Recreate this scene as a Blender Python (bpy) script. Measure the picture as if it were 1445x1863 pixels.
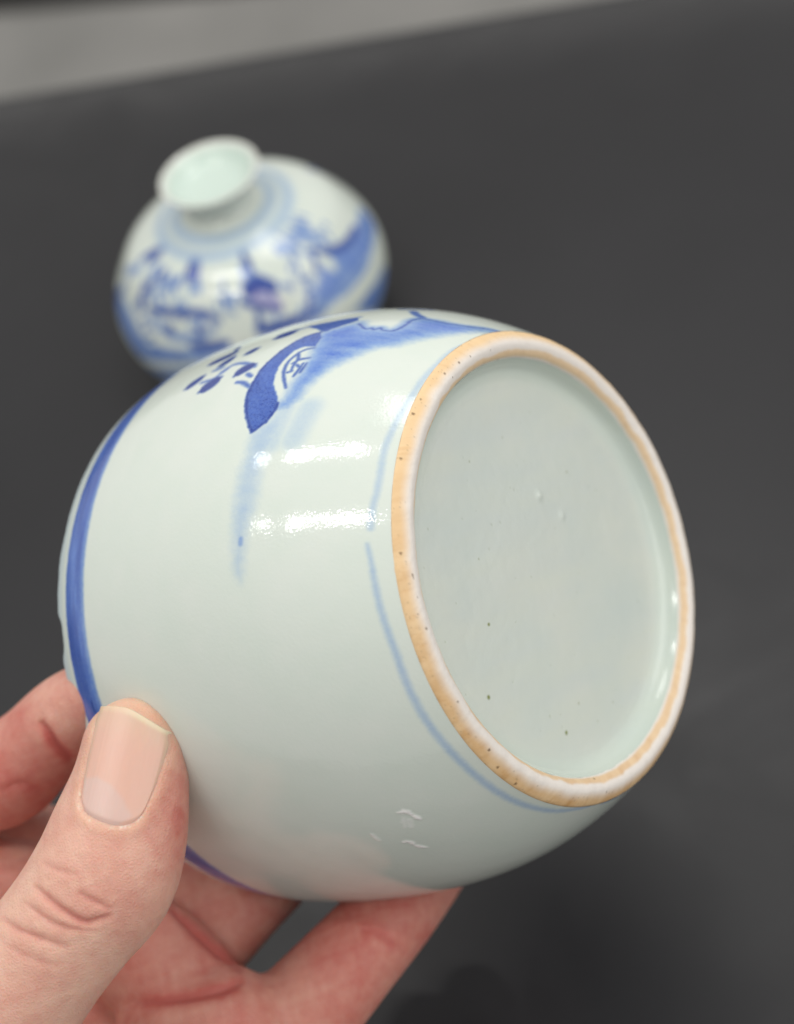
import bpy, bmesh, math
import numpy as np
from mathutils import Matrix, Vector

# ------------------------------------------------------------------ measured layout (millimetres, z = 0 is the sheet the upper piece stands on)
CAM_LOC = (21.33238, -411.26909, 350.79862)
CAM_RIGHT = (0.94175, -0.25421, -0.22019)
CAM_UP = (0.33631, 0.71185, 0.61657)
CAM_FWD = (0.0, 0.65471, -0.75588)
JAR_LOC = (47.70457, -249.30007, 134.07713)
JAR_X = (-0.66922, -0.44467, 0.59532)
JAR_Y = (0.0799, 0.75347, 0.65262)
JAR_Z = (-0.73875, 0.48431, -0.46871)
JAR_PAINT = {
  'leaf': [[(-57.2, 53.2), (-58.6, 51.7), (-60.2, 50.3)], [(-54.7, 47.0), (-56.1, 45.2), (-57.7, 43.6)], [(-65.3, 53.1), (-66.5, 49.9), (-67.8, 47.2)], [(-62.6, 47.8), (-64.0, 46.5), (-65.6, 45.7)], [(-68.8, 48.3), (-71.1, 49.6)], [(-65.2, 42.5), (-66.1, 41.4), (-67.1, 40.4)], [(-57.2, 39.2), (-58.9, 38.0), (-59.8, 36.0)], [(-70.5, 38.9), (-71.5, 36.7), (-72.6, 34.9)], [(-72.3, 39.6), (-74.1, 35.1)]],
  'line': [[(-57.7, 48.9), (-58.0, 45.7), (-59.7, 44.2), (-61.6, 42.8), (-61.1, 39.2), (-59.1, 35.3)], [(-59.7, 44.9), (-61.2, 43.6)], [(-57.1, 36.1), (-55.9, 34.2)], [(-54.9, 37.3), (-54.3, 35.3), (-52.6, 32.6)], [(-61.2, 48.3), (-61.7, 45.7)], [(-73.9, 34.6), (-75.2, 33.0), (-76.9, 28.5), (-79.7, 24.3)]],
  'purple': [[(-74.6, 33.8), (-76.5, 29.1), (-79.7, 24.6), (-77.1, 22.9), (-73.9, 24.4), (-70.6, 26.3), (-71.0, 27.5), (-72.6, 29.6)]],
  'hill': [[(-41.3, 27.1), (-44.0, 29.0), (-47.6, 30.9), (-50.6, 32.0), (-53.8, 32.5), (-58.0, 32.8), (-61.6, 32.3), (-65.7, 31.3), (-68.9, 29.8), (-70.7, 27.3), (-68.2, 25.3), (-64.5, 24.4), (-64.6, 26.9), (-63.3, 28.5), (-60.7, 28.9), (-58.2, 28.9), (-55.4, 28.3), (-52.7, 27.3), (-50.5, 25.6), (-48.1, 24.2), (-45.3, 24.2), (-43.0, 25.3), (-41.7, 26.4)]],
  'hilledge': [[(-41.3, 27.1), (-44.0, 29.0), (-47.6, 30.9), (-50.6, 32.0), (-53.8, 32.5), (-58.0, 32.8), (-61.6, 32.3), (-65.7, 31.3), (-68.9, 29.8), (-70.7, 27.3)], [(-41.3, 27.1), (-43.0, 25.3), (-45.3, 24.2), (-47.5, 24.1)]],
  'rline': [[(-51.5, 24.0), (-53.7, 25.4), (-56.0, 26.7), (-58.8, 27.5), (-61.3, 27.2), (-63.3, 26.1), (-64.0, 24.4)], [(-62.5, 27.0), (-59.9, 25.7), (-58.7, 26.2)], [(-60.5, 23.3), (-59.5, 25.6), (-56.3, 25.3)], [(-58.6, 23.8), (-56.6, 23.8), (-54.7, 23.9)], [(-55.9, 25.9), (-56.3, 25.0)], [(-58.6, 23.1), (-55.8, 23.1)], [(-58.2, 25.0), (-57.4, 23.9)]],
  'wash': [[(-70.0, 26.5), (-73.2, 23.9), (-76.4, 21.6), (-75.2, 21.6), (-72.5, 18.6), (-73.0, 17.1), (-73.2, 14.2), (-74.7, 13.0), (-77.2, 12.9), (-79.8, 13.1), (-83.0, 12.6), (-84.7, 9.9), (-85.4, 6.1), (-87.9, 3.0), (-90.4, 0.4), (-85.3, 3.1), (-78.3, 5.3), (-72.5, 8.1), (-68.3, 10.3), (-65.9, 13.3), (-63.1, 14.8), (-60.2, 16.3), (-58.0, 18.1), (-52.1, 20.4), (-48.7, 20.8), (-46.8, 21.9), (-46.5, 23.4), (-48.7, 22.6), (-51.4, 22.7), (-55.8, 22.3), (-59.9, 22.7), (-64.0, 24.1)]],
  'wline': [[(-75.2, 21.4), (-73.7, 19.8), (-72.8, 18.5), (-73.5, 17.7), (-73.0, 16.8), (-74.1, 16.2), (-73.2, 15.1), (-73.6, 13.5), (-75.7, 12.9), (-78.6, 13.1), (-80.5, 13.6), (-83.3, 13.1), (-83.8, 11.2), (-84.2, 8.4), (-86.3, 5.1), (-89.7, 2.5), (-90.7, 0.6)]],
  'sil': [[(-89.6, 21.8), (-91.8, 20.0), (-94.0, 18.2)], [(-88.3, 18.1), (-85.9, 15.8), (-84.5, 13.6)]],
  'pale': [[(-40.7, 27.2), (-36.2, 27.0), (-32.3, 27.7), (-28.0, 27.6), (-23.8, 27.6), (-19.7, 27.5), (-14.3, 27.2), (-12.8, 26.1), (-18.0, 25.2), (-22.0, 24.6), (-27.4, 22.9), (-33.3, 23.0), (-38.0, 21.9), (-42.3, 21.1), (-45.9, 22.2), (-43.2, 25.0)]],
  'pale2': [[(-46.6, 17.3), (-42.9, 17.8), (-38.8, 18.4)], [(-45.9, 22.2), (-42.3, 22.3), (-38.3, 22.6)]],
  'spot': [[(-20.3, 25.9), (-19.4, 25.9)]],
  'foot0': [[(-86.5, 0.0), (-78.9, 0.1), (-72.1, 0.9), (-64.5, 1.1), (-58.0, 1.5), (-52.0, 1.7), (-47.9, 2.1), (-42.2, 2.6), (-37.1, 3.0), (-31.7, 3.0), (-27.3, 3.2), (-24.6, 3.6), (-19.5, 4.0)]],
  'foot1': [[(-16.4, 4.6), (-14.5, 4.4), (-12.0, 4.2), (-6.4, 4.1), (-1.7, 4.0), (5.8, 3.7), (13.5, 3.9), (21.5, 3.9), (29.9, 3.6), (38.6, 3.3), (48.8, 3.1), (57.0, 2.8), (66.6, 2.2), (75.1, 1.1), (82.0, 0.4)]],
  'chip_glint': [[(38.1, 17.4), (38.9, 16.1), (40.7, 15.7), (42.1, 15.3)], [(45.8, 21.3), (46.5, 20.6), (48.5, 20.5), (50.4, 19.5)], [(40.6, 24.3), (42.9, 24.5)], [(40.1, 17.4), (42.2, 18.5)], [(40.7, 16.8), (43.0, 17.7)]],
}
SPECKS = [(-6.6, 20.4), (-18.7, 25.9), (-30.9, 6.9), (-26.9, 0.8), (-29.7, -9.9), (-31.7, -3.5), (-27.3, 7.1), (-1.1, 4.5), (5.2, 18.3), (22.8, 13.7), (16.2, -15.2), (16.1, 3.7), (13.1, -3.3), (6.3, -6.9)]
FOOT_SPECKS = [(41.8, 5.7), (40.0, 2.0), (41.2, 12.1), (37.9, 18.7), (40.4, 15.6), (38.9, 20.1), (35.2, 27.6), (33.0, 30.4), (25.9, 36.6), (20.4, 40.6), (25.2, 31.3), (10.5, 43.2), (6.5, 42.6), (6.0, 42.6), (-2.7, 42.8), (-16.1, 39.9), (-11.5, 39.1), (-25.9, 35.1), (-29.5, 33.4), (-42.9, 6.4), (2.8, 42.8), (-33.6, 29.7), (-39.8, 7.9)]
VASE_PAINT = {
  'wash': [[(-48.6, 48.8), (-42.0, 45.7), (-31.9, 42.4), (-20.1, 41.2), (-0.3, 39.0), (-0.3, 35.1), (-5.9, 32.4), (-23.2, 33.4), (-46.2, 35.2), (-61.2, 34.5), (-69.6, 34.9), (-62.7, 40.8), (-55.7, 43.3)], [(-52.5, 27.6), (-40.0, 27.4), (-22.8, 25.1), (-17.0, 18.8), (-25.6, 15.9), (-39.4, 17.0)], [(-190.8, 33.4), (-173.6, 40.0), (-162.3, 38.8), (-153.2, 35.2), (-145.7, 33.3), (-128.4, 35.1), (-105.9, 37.3), (-105.8, 35.0), (-116.3, 32.4), (-134.3, 30.2), (-155.2, 24.9), (-168.5, 30.3)], [(-159.9, 19.9), (-135.3, 26.8), (-122.6, 29.4), (-134.3, 22.2), (-149.2, 18.0)]],
  'dark': [[(-48.6, 48.8), (-42.5, 45.6), (-31.9, 42.4), (-18.3, 41.0)], [(-49.5, 48.5), (-55.2, 44.6)], [(-73.9, 34.6), (-69.3, 37.5), (-65.0, 40.4)], [(-92.4, 38.5), (-85.3, 37.7), (-73.3, 36.7)], [(-89.8, 43.0), (-91.4, 38.6)], [(-95.7, 47.0), (-86.9, 44.2), (-79.5, 41.6)], [(-87.0, 53.9), (-84.1, 53.4)], [(-92.1, 49.1), (-84.4, 49.7), (-77.2, 47.7)], [(-79.5, 48.8), (-80.5, 46.8)], [(-153.9, 43.3), (-155.5, 48.4)], [(-153.8, 48.7), (-151.2, 49.7)], [(-128.8, 53.8), (-120.1, 53.4)], [(-148.5, 52.3), (-146.1, 52.3)], [(-148.2, 44.0), (-128.0, 45.6), (-116.5, 45.7), (-107.6, 43.8)], [(-172.2, 51.9), (-168.7, 53.4), (-160.3, 53.9)], [(-126.8, 46.8), (-126.3, 44.0)], [(-135.1, 40.3), (-132.7, 40.6)], [(-119.0, 41.1), (-117.6, 40.3)], [(-123.1, 36.7), (-106.1, 36.8)], [(-186.9, 34.8), (-178.3, 37.1)]],
  'thin': [[(-35.1, 53.5), (-40.4, 52.5)], [(-50.7, 53.2), (-42.4, 51.9), (-41.9, 49.2)], [(-64.7, 53.0), (-58.3, 52.4), (-54.9, 51.0)], [(-60.4, 50.4), (-61.1, 49.5)], [(-90.7, 52.9), (-85.8, 51.7), (-91.4, 49.9)], [(-123.9, 52.7), (-117.4, 51.1)], [(-167.3, 50.6), (-173.8, 48.2)], [(-54.0, 35.1), (-30.0, 33.7)], [(-140.3, 41.9), (-133.7, 38.7), (-115.7, 39.6)]],
  'pink': [[(-88.2, 46.9), (-80.8, 43.9)]],
  'white': [[(-48.9, 45.3), (-47.5, 43.4)], [(-61.7, 30.1), (-46.7, 30.5), (-18.3, 29.5)]],
}
HAND = {
  'thumb': [(-38.94, -258.09, 135.54, 9.8, 0.86), (-41.78, -263.67, 132.69, 10.9, 0.85), (-46.25, -270.04, 129.16, 12.6, 0.85), (-51.04, -275.21, 126.0, 13.3, 0.86), (-58.75, -279.21, 122.54, 12.6, 0.88), (-69.09, -283.54, 117.47, 12.8, 0.9), (-84.48, -288.39, 107.97, 15, 1), (-100.6, -290.83, 95.27, 19, 1), (-117.05, -292.77, 76.39, 24, 1)],
  'index': [(-45.63, -237.34, 128.37, 7.4, 1.0), (-54.8, -235.1, 122.37, 8.6, 1.0), (-65.82, -234.88, 114.63, 9.6, 1.0), (-74.85, -234.91, 110.63, 10.9, 1.0), (-86.66, -231.37, 108.41, 11, 1.0), (-93.44, -233.65, 99.82, 11.5, 1.0), (-91.17, -246.04, 90.41, 12.5, 1.0), (-87.74, -255.97, 80.49, 14, 1.0)],
  'middle': [(-16.64, -238.36, 60.02, 7.5, 1.0), (-22.67, -245.18, 63.37, 8.5, 1.0), (-30.85, -254.05, 68.92, 9, 1.0), (-38.8, -260.79, 72.34, 9.2, 1.0), (-48.08, -265.92, 71.87, 9.8, 1.0), (-59.78, -271.3, 71.18, 11, 1.0), (-72.94, -272.25, 66.39, 13, 1.0)],
  'ring': [(5.01, -253.31, 51.04, 7.8, 1.0), (0.63, -262.54, 61.56, 8.6, 1.0), (-7.85, -274.02, 71.47, 9.2, 1.0), (-18.53, -281.46, 72.96, 10, 1.0), (-30.16, -287.26, 70.58, 11, 1.0), (-40.45, -290.46, 66.49, 12, 1.0), (-54.4, -291.52, 57.63, 14, 1.0)],
  'little': [(-50.27, -309.95, 73.42, 7, 1.0), (-40.27, -312.65, 71.08, 7.8, 1.0), (-32.36, -308.9, 63.75, 8.6, 1.0), (-31.66, -302.36, 56.18, 9.2, 1.0), (-38.57, -297.92, 49.44, 10, 1.0), (-54.65, -297.02, 44.93, 13, 1.0)],
  'pad_middle': [(-66.46, -262.24, 85.63, 12, 1.0), (-57.79, -271.26, 83.12, 12, 1.0), (-52.98, -278.32, 79.65, 12, 1.0)],
  'pad_ring': [(-54.57, -285.66, 78.58, 13, 1.0), (-46.55, -289.52, 76.56, 13.5, 1.0), (-46.45, -295.86, 69.75, 14, 1.0)],
  'palm': [(-86.28, -258.55, 72.96, 16, 1), (-80.65, -271.91, 62.71, 19, 1), (-93.29, -279.95, 55.75, 24, 1), (-111.72, -282.9, 54.51, 26, 1)],
  'palm_edge': [(-62.88, -285.35, 55.04, 16, 1), (-76.02, -292.54, 46.16, 20, 1), (-97.95, -296.98, 37.03, 24, 1)],
  'web': [(-64.35, -253.42, 78.73, 12, 1.0), (-52.51, -255.74, 74.07, 10.5, 1.0), (-40.39, -250.56, 69.29, 9.5, 1.0), (-29.96, -240.3, 62.3, 8, 1.0)],
  'index_base': [(-97.89, -233.44, 90.74, 11.5, 1.0), (-87.28, -235.34, 89.09, 11, 1.0), (-75.82, -240.85, 84.32, 11, 1.0)],
  'pad_index': [(-98.9, -246.71, 92.48, 10, 1.0), (-86.11, -248.43, 93.63, 9.5, 1.0), (-76.17, -250.97, 88.78, 9.5, 1.0), (-69.85, -255.13, 81.21, 10, 1.0)],
  'wrist': [(-100.0, -283.0, 52.0, 26, 1.0), (-128.0, -308.0, 54.0, 25, 1.0), (-160.0, -340.0, 62.0, 26, 1.0), (-190.0, -372.0, 72.0, 28, 1.0)],
}
CREASES = [([(-59.94, -278.91, 137.35), (-58.52, -280.82, 135.69), (-56.74, -283.06, 133.75), (-54.95, -284.85, 132.2), (-53.23, -285.92, 131.27), (-51.37, -286.05, 131.17), (-48.5, -286.21, 131.03)], 1.0, 0.75), ([(-52.84, -282.18, 135.83), (-51.94, -283.04, 135.09), (-50.11, -284.52, 133.81), (-47.94, -286.1, 132.44)], 0.9, 0.4), ([(-62.36, -280.99, 136.87), (-60.38, -283.2, 134.96), (-58.66, -284.88, 133.5), (-55.58, -286.71, 131.92), (-51.66, -288.22, 130.61)], 0.9, 0.4), ([(-66.87, -281.98, 136.01), (-64.71, -284.24, 134.05), (-61.02, -286.69, 131.94), (-57.33, -288.9, 130.02)], 1.0, 0.45), ([(-57.43, -276.37, 139.55), (-54.59, -278.51, 137.69), (-51.91, -279.7, 136.67)], 1.0, 0.25), ([(-68.7, -284.58, 132.44), (-64.28, -288.07, 129.41), (-60.27, -290.3, 127.48)], 1.0, 0.2), ([(-59.52, -236.78, 126.21), (-58.69, -239.19, 124.12), (-57.86, -241.35, 122.26), (-55.75, -244.02, 119.94)], 1.3, 1.2), ([(-49.87, -265.18, 92.36), (-46.48, -270.58, 87.67), (-42.91, -275.59, 83.34), (-39.4, -279.5, 79.95)], 1.6, 0.9), ([(-62.19, -281.21, 87.73), (-51.57, -283.29, 85.93), (-43.86, -284.14, 85.19), (-38.53, -283.91, 85.39)], 1.6, 1.0), ([(-72.98, -242.46, 116.0), (-68.25, -242.41, 116.05), (-64.63, -244.72, 114.05)], 1.5, 0.3), ([(-14.33, -279.26, 80.16), (-11.02, -281.05, 78.6), (-7.07, -285.26, 74.96)], 1.6, 0.35)]
NAIL_BOTTOM = [(-47.69, -268.23, 141.96), (-47.28, -270.21, 140.26), (-44.86, -272.03, 138.68), (-41.75, -273.49, 137.41), (-39.21, -273.55, 137.36), (-37.21, -272.15, 138.57)]
NAIL_TOP = [(-41.4, -257.74, 151.05), (-38.84, -258.2, 150.65), (-36.2, -259.15, 149.84), (-33.96, -260.92, 148.3), (-32.23, -262.7, 146.76), (-30.75, -264.34, 145.33)]
NAIL_LEFT = [(-47.69, -268.23, 141.96), (-46.3, -265.51, 144.33), (-44.3, -262.16, 147.23), (-42.64, -259.5, 149.53), (-41.4, -257.74, 151.05)]
NAIL_RIGHT = [(-37.21, -272.15, 138.57), (-35.01, -270.1, 140.35), (-32.89, -267.57, 142.54), (-31.71, -265.95, 143.95), (-30.75, -264.34, 145.33)]
LUNULA = [(-46.55, -265.82, 144.05), (-43.69, -266.29, 143.65), (-41.41, -267.99, 142.18), (-40.22, -270.25, 140.22), (-39.55, -272.76, 138.04), (-42.94, -273.4, 137.49), (-47.59, -270.2, 140.26)]
THUMB_N = (-0.1189, -0.6338, 0.7643)
SHEET_P = (-100, 173)
SHEET_N = (94, 281)
SHEET_R = 170.0
PATCH_A = (-301, 1762)
PATCH_B = (32, 1589)
NAIL_ROT = (0.0, 0.0, 0.0)
RED_SPOTS = [((-31.85, -266.4, 133.63), 6, .3), ((-36.51, -276.8, 125.95), 7, .4), ((-34.34, -271.98, 132.76), 7, .5), ((-41.14, -276.62, 138.01), 6, .15), ((-66.72, -244.15, 114.53), 12, .3), ((-52.32, -235.6, 132.53), 8, -.3), ((-48.65, -285.02, 132.06), 7, .25), ((-7.91, -275.63, 80.65), 12, .35), ((-18.97, -288.94, 78.39), 10, .15), ((-35.11, -256.36, 146.29), 5, .2)]

MM = 0.001
scene = bpy.context.scene
col = scene.collection
for o in list(bpy.data.objects):
    bpy.data.objects.remove(o)

# ------------------------------------------------------------------ camera, world, lamps, exposure
cam_d = bpy.data.cameras.new('camera')
cam = bpy.data.objects.new('camera', cam_d)
col.objects.link(cam)
R_, U_, F_ = Vector(CAM_RIGHT), Vector(CAM_UP), Vector(CAM_FWD)
cam.matrix_world = Matrix(((R_.x, U_.x, -F_.x, CAM_LOC[0]*MM), (R_.y, U_.y, -F_.y, CAM_LOC[1]*MM),
                           (R_.z, U_.z, -F_.z, CAM_LOC[2]*MM), (0, 0, 0, 1)))
cam_d.sensor_fit = 'VERTICAL'
cam_d.sensor_height = 24.0
cam_d.lens = 24.0*2600/1863
cam_d.clip_start = 0.01
cam_d.clip_end = 50
cam_d.dof.use_dof = True
cam_d.dof.focus_distance = 0.2515
cam_d.dof.aperture_fstop = cam_d.lens/5.5     # 5.5 mm entrance pupil of the phone lens
scene.camera = cam

w = bpy.data.worlds.new('World')
scene.world = w
w.use_nodes = True
w.node_tree.nodes['Background'].inputs[0].default_value = (1.0, 0.98, 0.945, 1)
w.node_tree.nodes['Background'].inputs[1].default_value = 0.46

def lamp(name, loc, target, sx, sy, power, color, spread=math.pi):
    d = bpy.data.lights.new(name, 'AREA')
    d.shape = 'RECTANGLE'; d.size = sx*MM; d.size_y = sy*MM
    d.energy = power; d.color = color; d.spread = spread
    o = bpy.data.objects.new(name, d); col.objects.link(o)
    z = (Vector(loc) - Vector(target)).normalized()
    x = Vector((.9, -.436, 0)); x = (x - z*x.dot(z)).normalized(); y = z.cross(x)
    o.matrix_world = Matrix(((x.x, y.x, z.x, loc[0]*MM), (x.y, y.y, z.y, loc[1]*MM), (x.z, y.z, z.z, loc[2]*MM), (0, 0, 0, 1)))
    return o
WARM = (1.0, .985, .95)
for x, y, z, tx, ty in ((-172, -224, 600, -60, -170), (-94, 0, 600, -40, -80)):
    lamp('light_strip', (x, y, z), (tx, ty, 0), 165, 9, 0.24, WARM)
    lamp('light_cluster', (x - 65, y + 31, z - 4), (tx, ty, 0), 30, 10, 0.11, WARM)
    lamp('light_cluster', (x + 68, y - 33, z - 4), (tx, ty, 0), 14, 11, 0.08, WARM)
lamp('light_spot', (-342, -130, 600), (-60, -150, 0), 26, 18, .08, WARM)
lamp('light_spot', (-271, 129, 600), (-60, -150, 0), 26, 18, .08, WARM)
lamp('sheen_fill_lamp', (180, 110, 620), (60, -200, 0), 220, 160, 0.5, WARM)  # unseen lamp added to give the sheet a sheen at lower right
lamp('fill_light', (520, -430, 560), (30, -230, 60), 640, 640, 1.9, (1.0, .98, .95))  # unseen soft fill added to brighten the jar's base
scene.view_settings.view_transform = 'Standard'
scene.view_settings.look = 'None'
scene.view_settings.exposure = 0.2
scene.view_settings.gamma = 1.0
scene.cycles.use_denoising = True
scene.cycles.max_bounces = 8
scene.cycles.sample_clamp_indirect = 6.0

# ------------------------------------------------------------------ helpers
def smooth(a, b, x):
    t = np.clip((x - a)/(b - a), 0, 1)
    return t*t*(3 - 2*t)

def hash2(i, j, s):
    h = (i.astype(np.int64)*374761393 + j.astype(np.int64)*668265263 + s*974711) & 0xffffffff
    h = ((h ^ (h >> 13))*1274126177) & 0xffffffff
    return ((h ^ (h >> 16)) & 0xffff)/65535.0

def noise2(x, y, s=0):
    i = np.floor(x); j = np.floor(y); fx = x - i; fy = y - j
    fx = fx*fx*(3 - 2*fx); fy = fy*fy*(3 - 2*fy)
    return ((hash2(i, j, s)*(1 - fx) + hash2(i + 1, j, s)*fx)*(1 - fy)
            + (hash2(i, j + 1, s)*(1 - fx) + hash2(i + 1, j + 1, s)*fx)*fy)

def fbm(x, y, s=0, n=4):
    v = 0; a = .5; t = 0
    for k in range(n):
        v = v + a*noise2(x*2**k, y*2**k, s + k); t += a; a *= .5
    return v/t

def seg_dist(X, Y, pts):
    best = np.full(X.shape, 1e9); tt = np.zeros(X.shape)
    L = [math.dist(pts[i], pts[i+1]) for i in range(len(pts) - 1)]; tot = sum(L) or 1; acc = 0
    for (a, b), l in zip(zip(pts[:-1], pts[1:]), L):
        dx, dy = b[0] - a[0], b[1] - a[1]
        t = np.clip(((X - a[0])*dx + (Y - a[1])*dy)/(dx*dx + dy*dy + 1e-9), 0, 1)
        d = np.hypot(X - a[0] - t*dx, Y - a[1] - t*dy)
        m = d < best; best = np.where(m, d, best); tt = np.where(m, (acc + t*l)/tot, tt); acc += l
    return best, tt

def catmull(pts, n=6):
    p = np.array(pts, float)
    if len(p) < 3:
        return [tuple(q) for q in p]
    q = np.vstack([2*p[0] - p[1], p, 2*p[-1] - p[-2]]); out = []
    for i in range(1, len(q) - 2):
        for k in range(n):
            t = k/n
            out.append(tuple(.5*((2*q[i]) + (q[i+1] - q[i-1])*t + (2*q[i-1] - 5*q[i] + 4*q[i+1] - q[i+2])*t*t + (3*q[i] - q[i-1] - 3*q[i+1] + q[i+2])*t**3)))
    out.append(tuple(p[-1]))
    return out

class Painter:
    """cobalt painting on a surface unrolled to (degrees, millimetres)"""
    def __init__(s, T, Z):
        s.T, s.Z = T, Z
        s.blue = np.zeros(T.shape); s.dark = np.zeros(T.shape); s.pink = np.zeros(T.shape); s.white = np.zeros(T.shape)
        s.wob = (fbm(T*1.3, Z*1.3, 3) - .5)
        s.grain = fbm(T*3.1, Z*3.1, 11)
    def box(s, pts, m):
        a = np.array(pts)
        return np.where((s.T > a[:, 0].min() - m) & (s.T < a[:, 0].max() + m) & (s.Z > a[:, 1].min() - m) & (s.Z < a[:, 1].max() + m))[0]
    def put(s, i, cov, blue, dark, over=True):
        if over:
            s.blue[i] = np.maximum(s.blue[i], cov*blue); s.dark[i] = np.maximum(s.dark[i], cov*dark)
        else:
            s.blue[i] += cov*blue; s.dark[i] += cov*dark
    def stroke(s, pts, width, blue, dark, soft=.3, taper=0.0, wob=.25, target=None):
        pts = catmull(pts); i = s.box(pts, width*1.5 + soft*2 + 1)
        if not len(i): return
        d, t = seg_dist(s.T[i], s.Z[i], pts)
        h = width*.5*(1 - taper + taper*np.sqrt(np.clip(4*t*(1 - t), 0, 1)))
        d = d + s.wob[i]*wob
        c = 1 - smooth(-soft, soft, d - h)
        if target is not None:
            getattr(s, target)[i] = np.maximum(getattr(s, target)[i], c*blue)
        else:
            s.put(i, c*(.75 + .5*s.grain[i]), blue, dark)
    def sdf(s, pts, i):
        X, Y = s.T[i], s.Z[i]; ins = np.zeros(X.shape, bool); q = list(pts) + [pts[0]]
        d, _ = seg_dist(X, Y, q)
        for a, b in zip(q[:-1], q[1:]):
            c = (a[1] > Y) != (b[1] > Y)
            ins ^= c & (X < (b[0] - a[0])*(Y - a[1])/((b[1] - a[1]) or 1e-9) + a[0])
        return np.where(ins, d, -d)
    def fill(s, pts, blue, dark, lo=-.25, hi=.25, streak=0., wob=.4, speck=0.):
        i = s.box(pts, 4)
        if not len(i): return
        c = smooth(lo, hi, s.sdf(pts, i) + s.wob[i]*wob)
        if streak:
            c = c*(1 - streak + streak*1.6*fbm(s.T[i]*.55, s.Z[i]*.12, 21))
        s.put(i, c*(.8 + .4*s.grain[i]), blue, dark)
        if speck:
            s.dark[i] += c*speck*smooth(.58, .72, fbm(s.T[i]*4.5, s.Z[i]*4.5, 31))
    def colour(s, glaze):
        k = (1.75, 1.15, .07); k2 = (.92, .90, .52)
        n = (fbm(s.T*.16, s.Z*.16, 5) - .5)
        g = np.stack([glaze[c]*(1 + n*(.07, .03, .05)[c]) for c in range(3)], -1)
        D = np.stack([s.blue*k[c] + s.dark*k2[c] for c in range(3)], -1)
        out = g*np.exp(-D)
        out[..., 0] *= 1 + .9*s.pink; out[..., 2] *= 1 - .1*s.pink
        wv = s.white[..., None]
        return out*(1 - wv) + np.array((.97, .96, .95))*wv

def make_mesh(name, verts, faces, color=None, smooth_shade=True):
    me = bpy.data.meshes.new(name)
    V = np.asarray(verts, np.float32); Fq = np.asarray(faces, np.int32)
    me.vertices.add(len(V)); me.vertices.foreach_set('co', V.ravel())
    n = Fq.shape[1]
    me.loops.add(Fq.size); me.loops.foreach_set('vertex_index', Fq.ravel())
    me.polygons.add(len(Fq))
    me.polygons.foreach_set('loop_start', np.arange(0, Fq.size, n, dtype=np.int32))
    me.polygons.foreach_set('loop_total', np.full(len(Fq), n, np.int32))
    me.update(calc_edges=True); me.validate()
    if color is not None:
        set_color(me, color)
    if smooth_shade:
        me.polygons.foreach_set('use_smooth', np.ones(len(me.polygons), bool))
    return me

def set_color(me, color):
    c = np.ones((len(color), 4), np.float32); c[:, :3] = color
    a = me.attributes.new('paint', 'FLOAT_COLOR', 'POINT'); a.data.foreach_set('color', c.ravel())

def lathe(R, Z, th, close_last=False):
    """rings (rows) of radius R[i,j], height Z[i,j]; th in degrees from local +Y towards +X"""
    t = np.radians(th)[None, :]
    V = np.stack([R*np.sin(t), R*np.cos(t), Z + 0*t], -1)
    n, m = V.shape[:2]
    i, j = np.meshgrid(np.arange(n - 1), np.arange(m), indexing='ij'); j2 = (j + 1) % m
    Fq = np.stack([i*m + j, (i + 1)*m + j, (i + 1)*m + j2, i*m + j2], -1).reshape(-1, 4)
    return V.reshape(-1, 3), Fq

def link(name, me, mat, parent=None):
    o = bpy.data.objects.new(name, me); col.objects.link(o)
    if mat: me.materials.append(mat)
    if parent: o.parent = parent
    return o

def tag(o, label, cat, group=None):
    o['label'] = label; o['category'] = cat
    if group: o['group'] = group

def material(name):
    m = bpy.data.materials.new(name); m.use_nodes = True
    return m, m.node_tree.nodes, m.node_tree.links, m.node_tree.nodes['Principled BSDF']

def spline(xk, yk, z):
    x = np.array(xk, float); y = np.array(yk, float); n = len(x); h = np.diff(x)
    M = np.zeros((n, n)); b = np.zeros(n); M[0, 0] = M[-1, -1] = 1
    for i in range(1, n - 1):
        M[i, i-1] = h[i-1]; M[i, i] = 2*(h[i-1] + h[i]); M[i, i+1] = h[i]
        b[i] = 6*((y[i+1] - y[i])/h[i] - (y[i] - y[i-1])/h[i-1])
    m = np.linalg.solve(M, b); z = np.asarray(z, float)
    i = np.clip(np.searchsorted(x, z) - 1, 0, n - 2); t0 = x[i+1] - z; t1 = z - x[i]; hh = h[i]
    return m[i]*t0**3/(6*hh) + m[i+1]*t1**3/(6*hh) + (y[i]/hh - m[i]*hh/6)*t0 + (y[i+1]/hh - m[i+1]*hh/6)*t1

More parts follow.
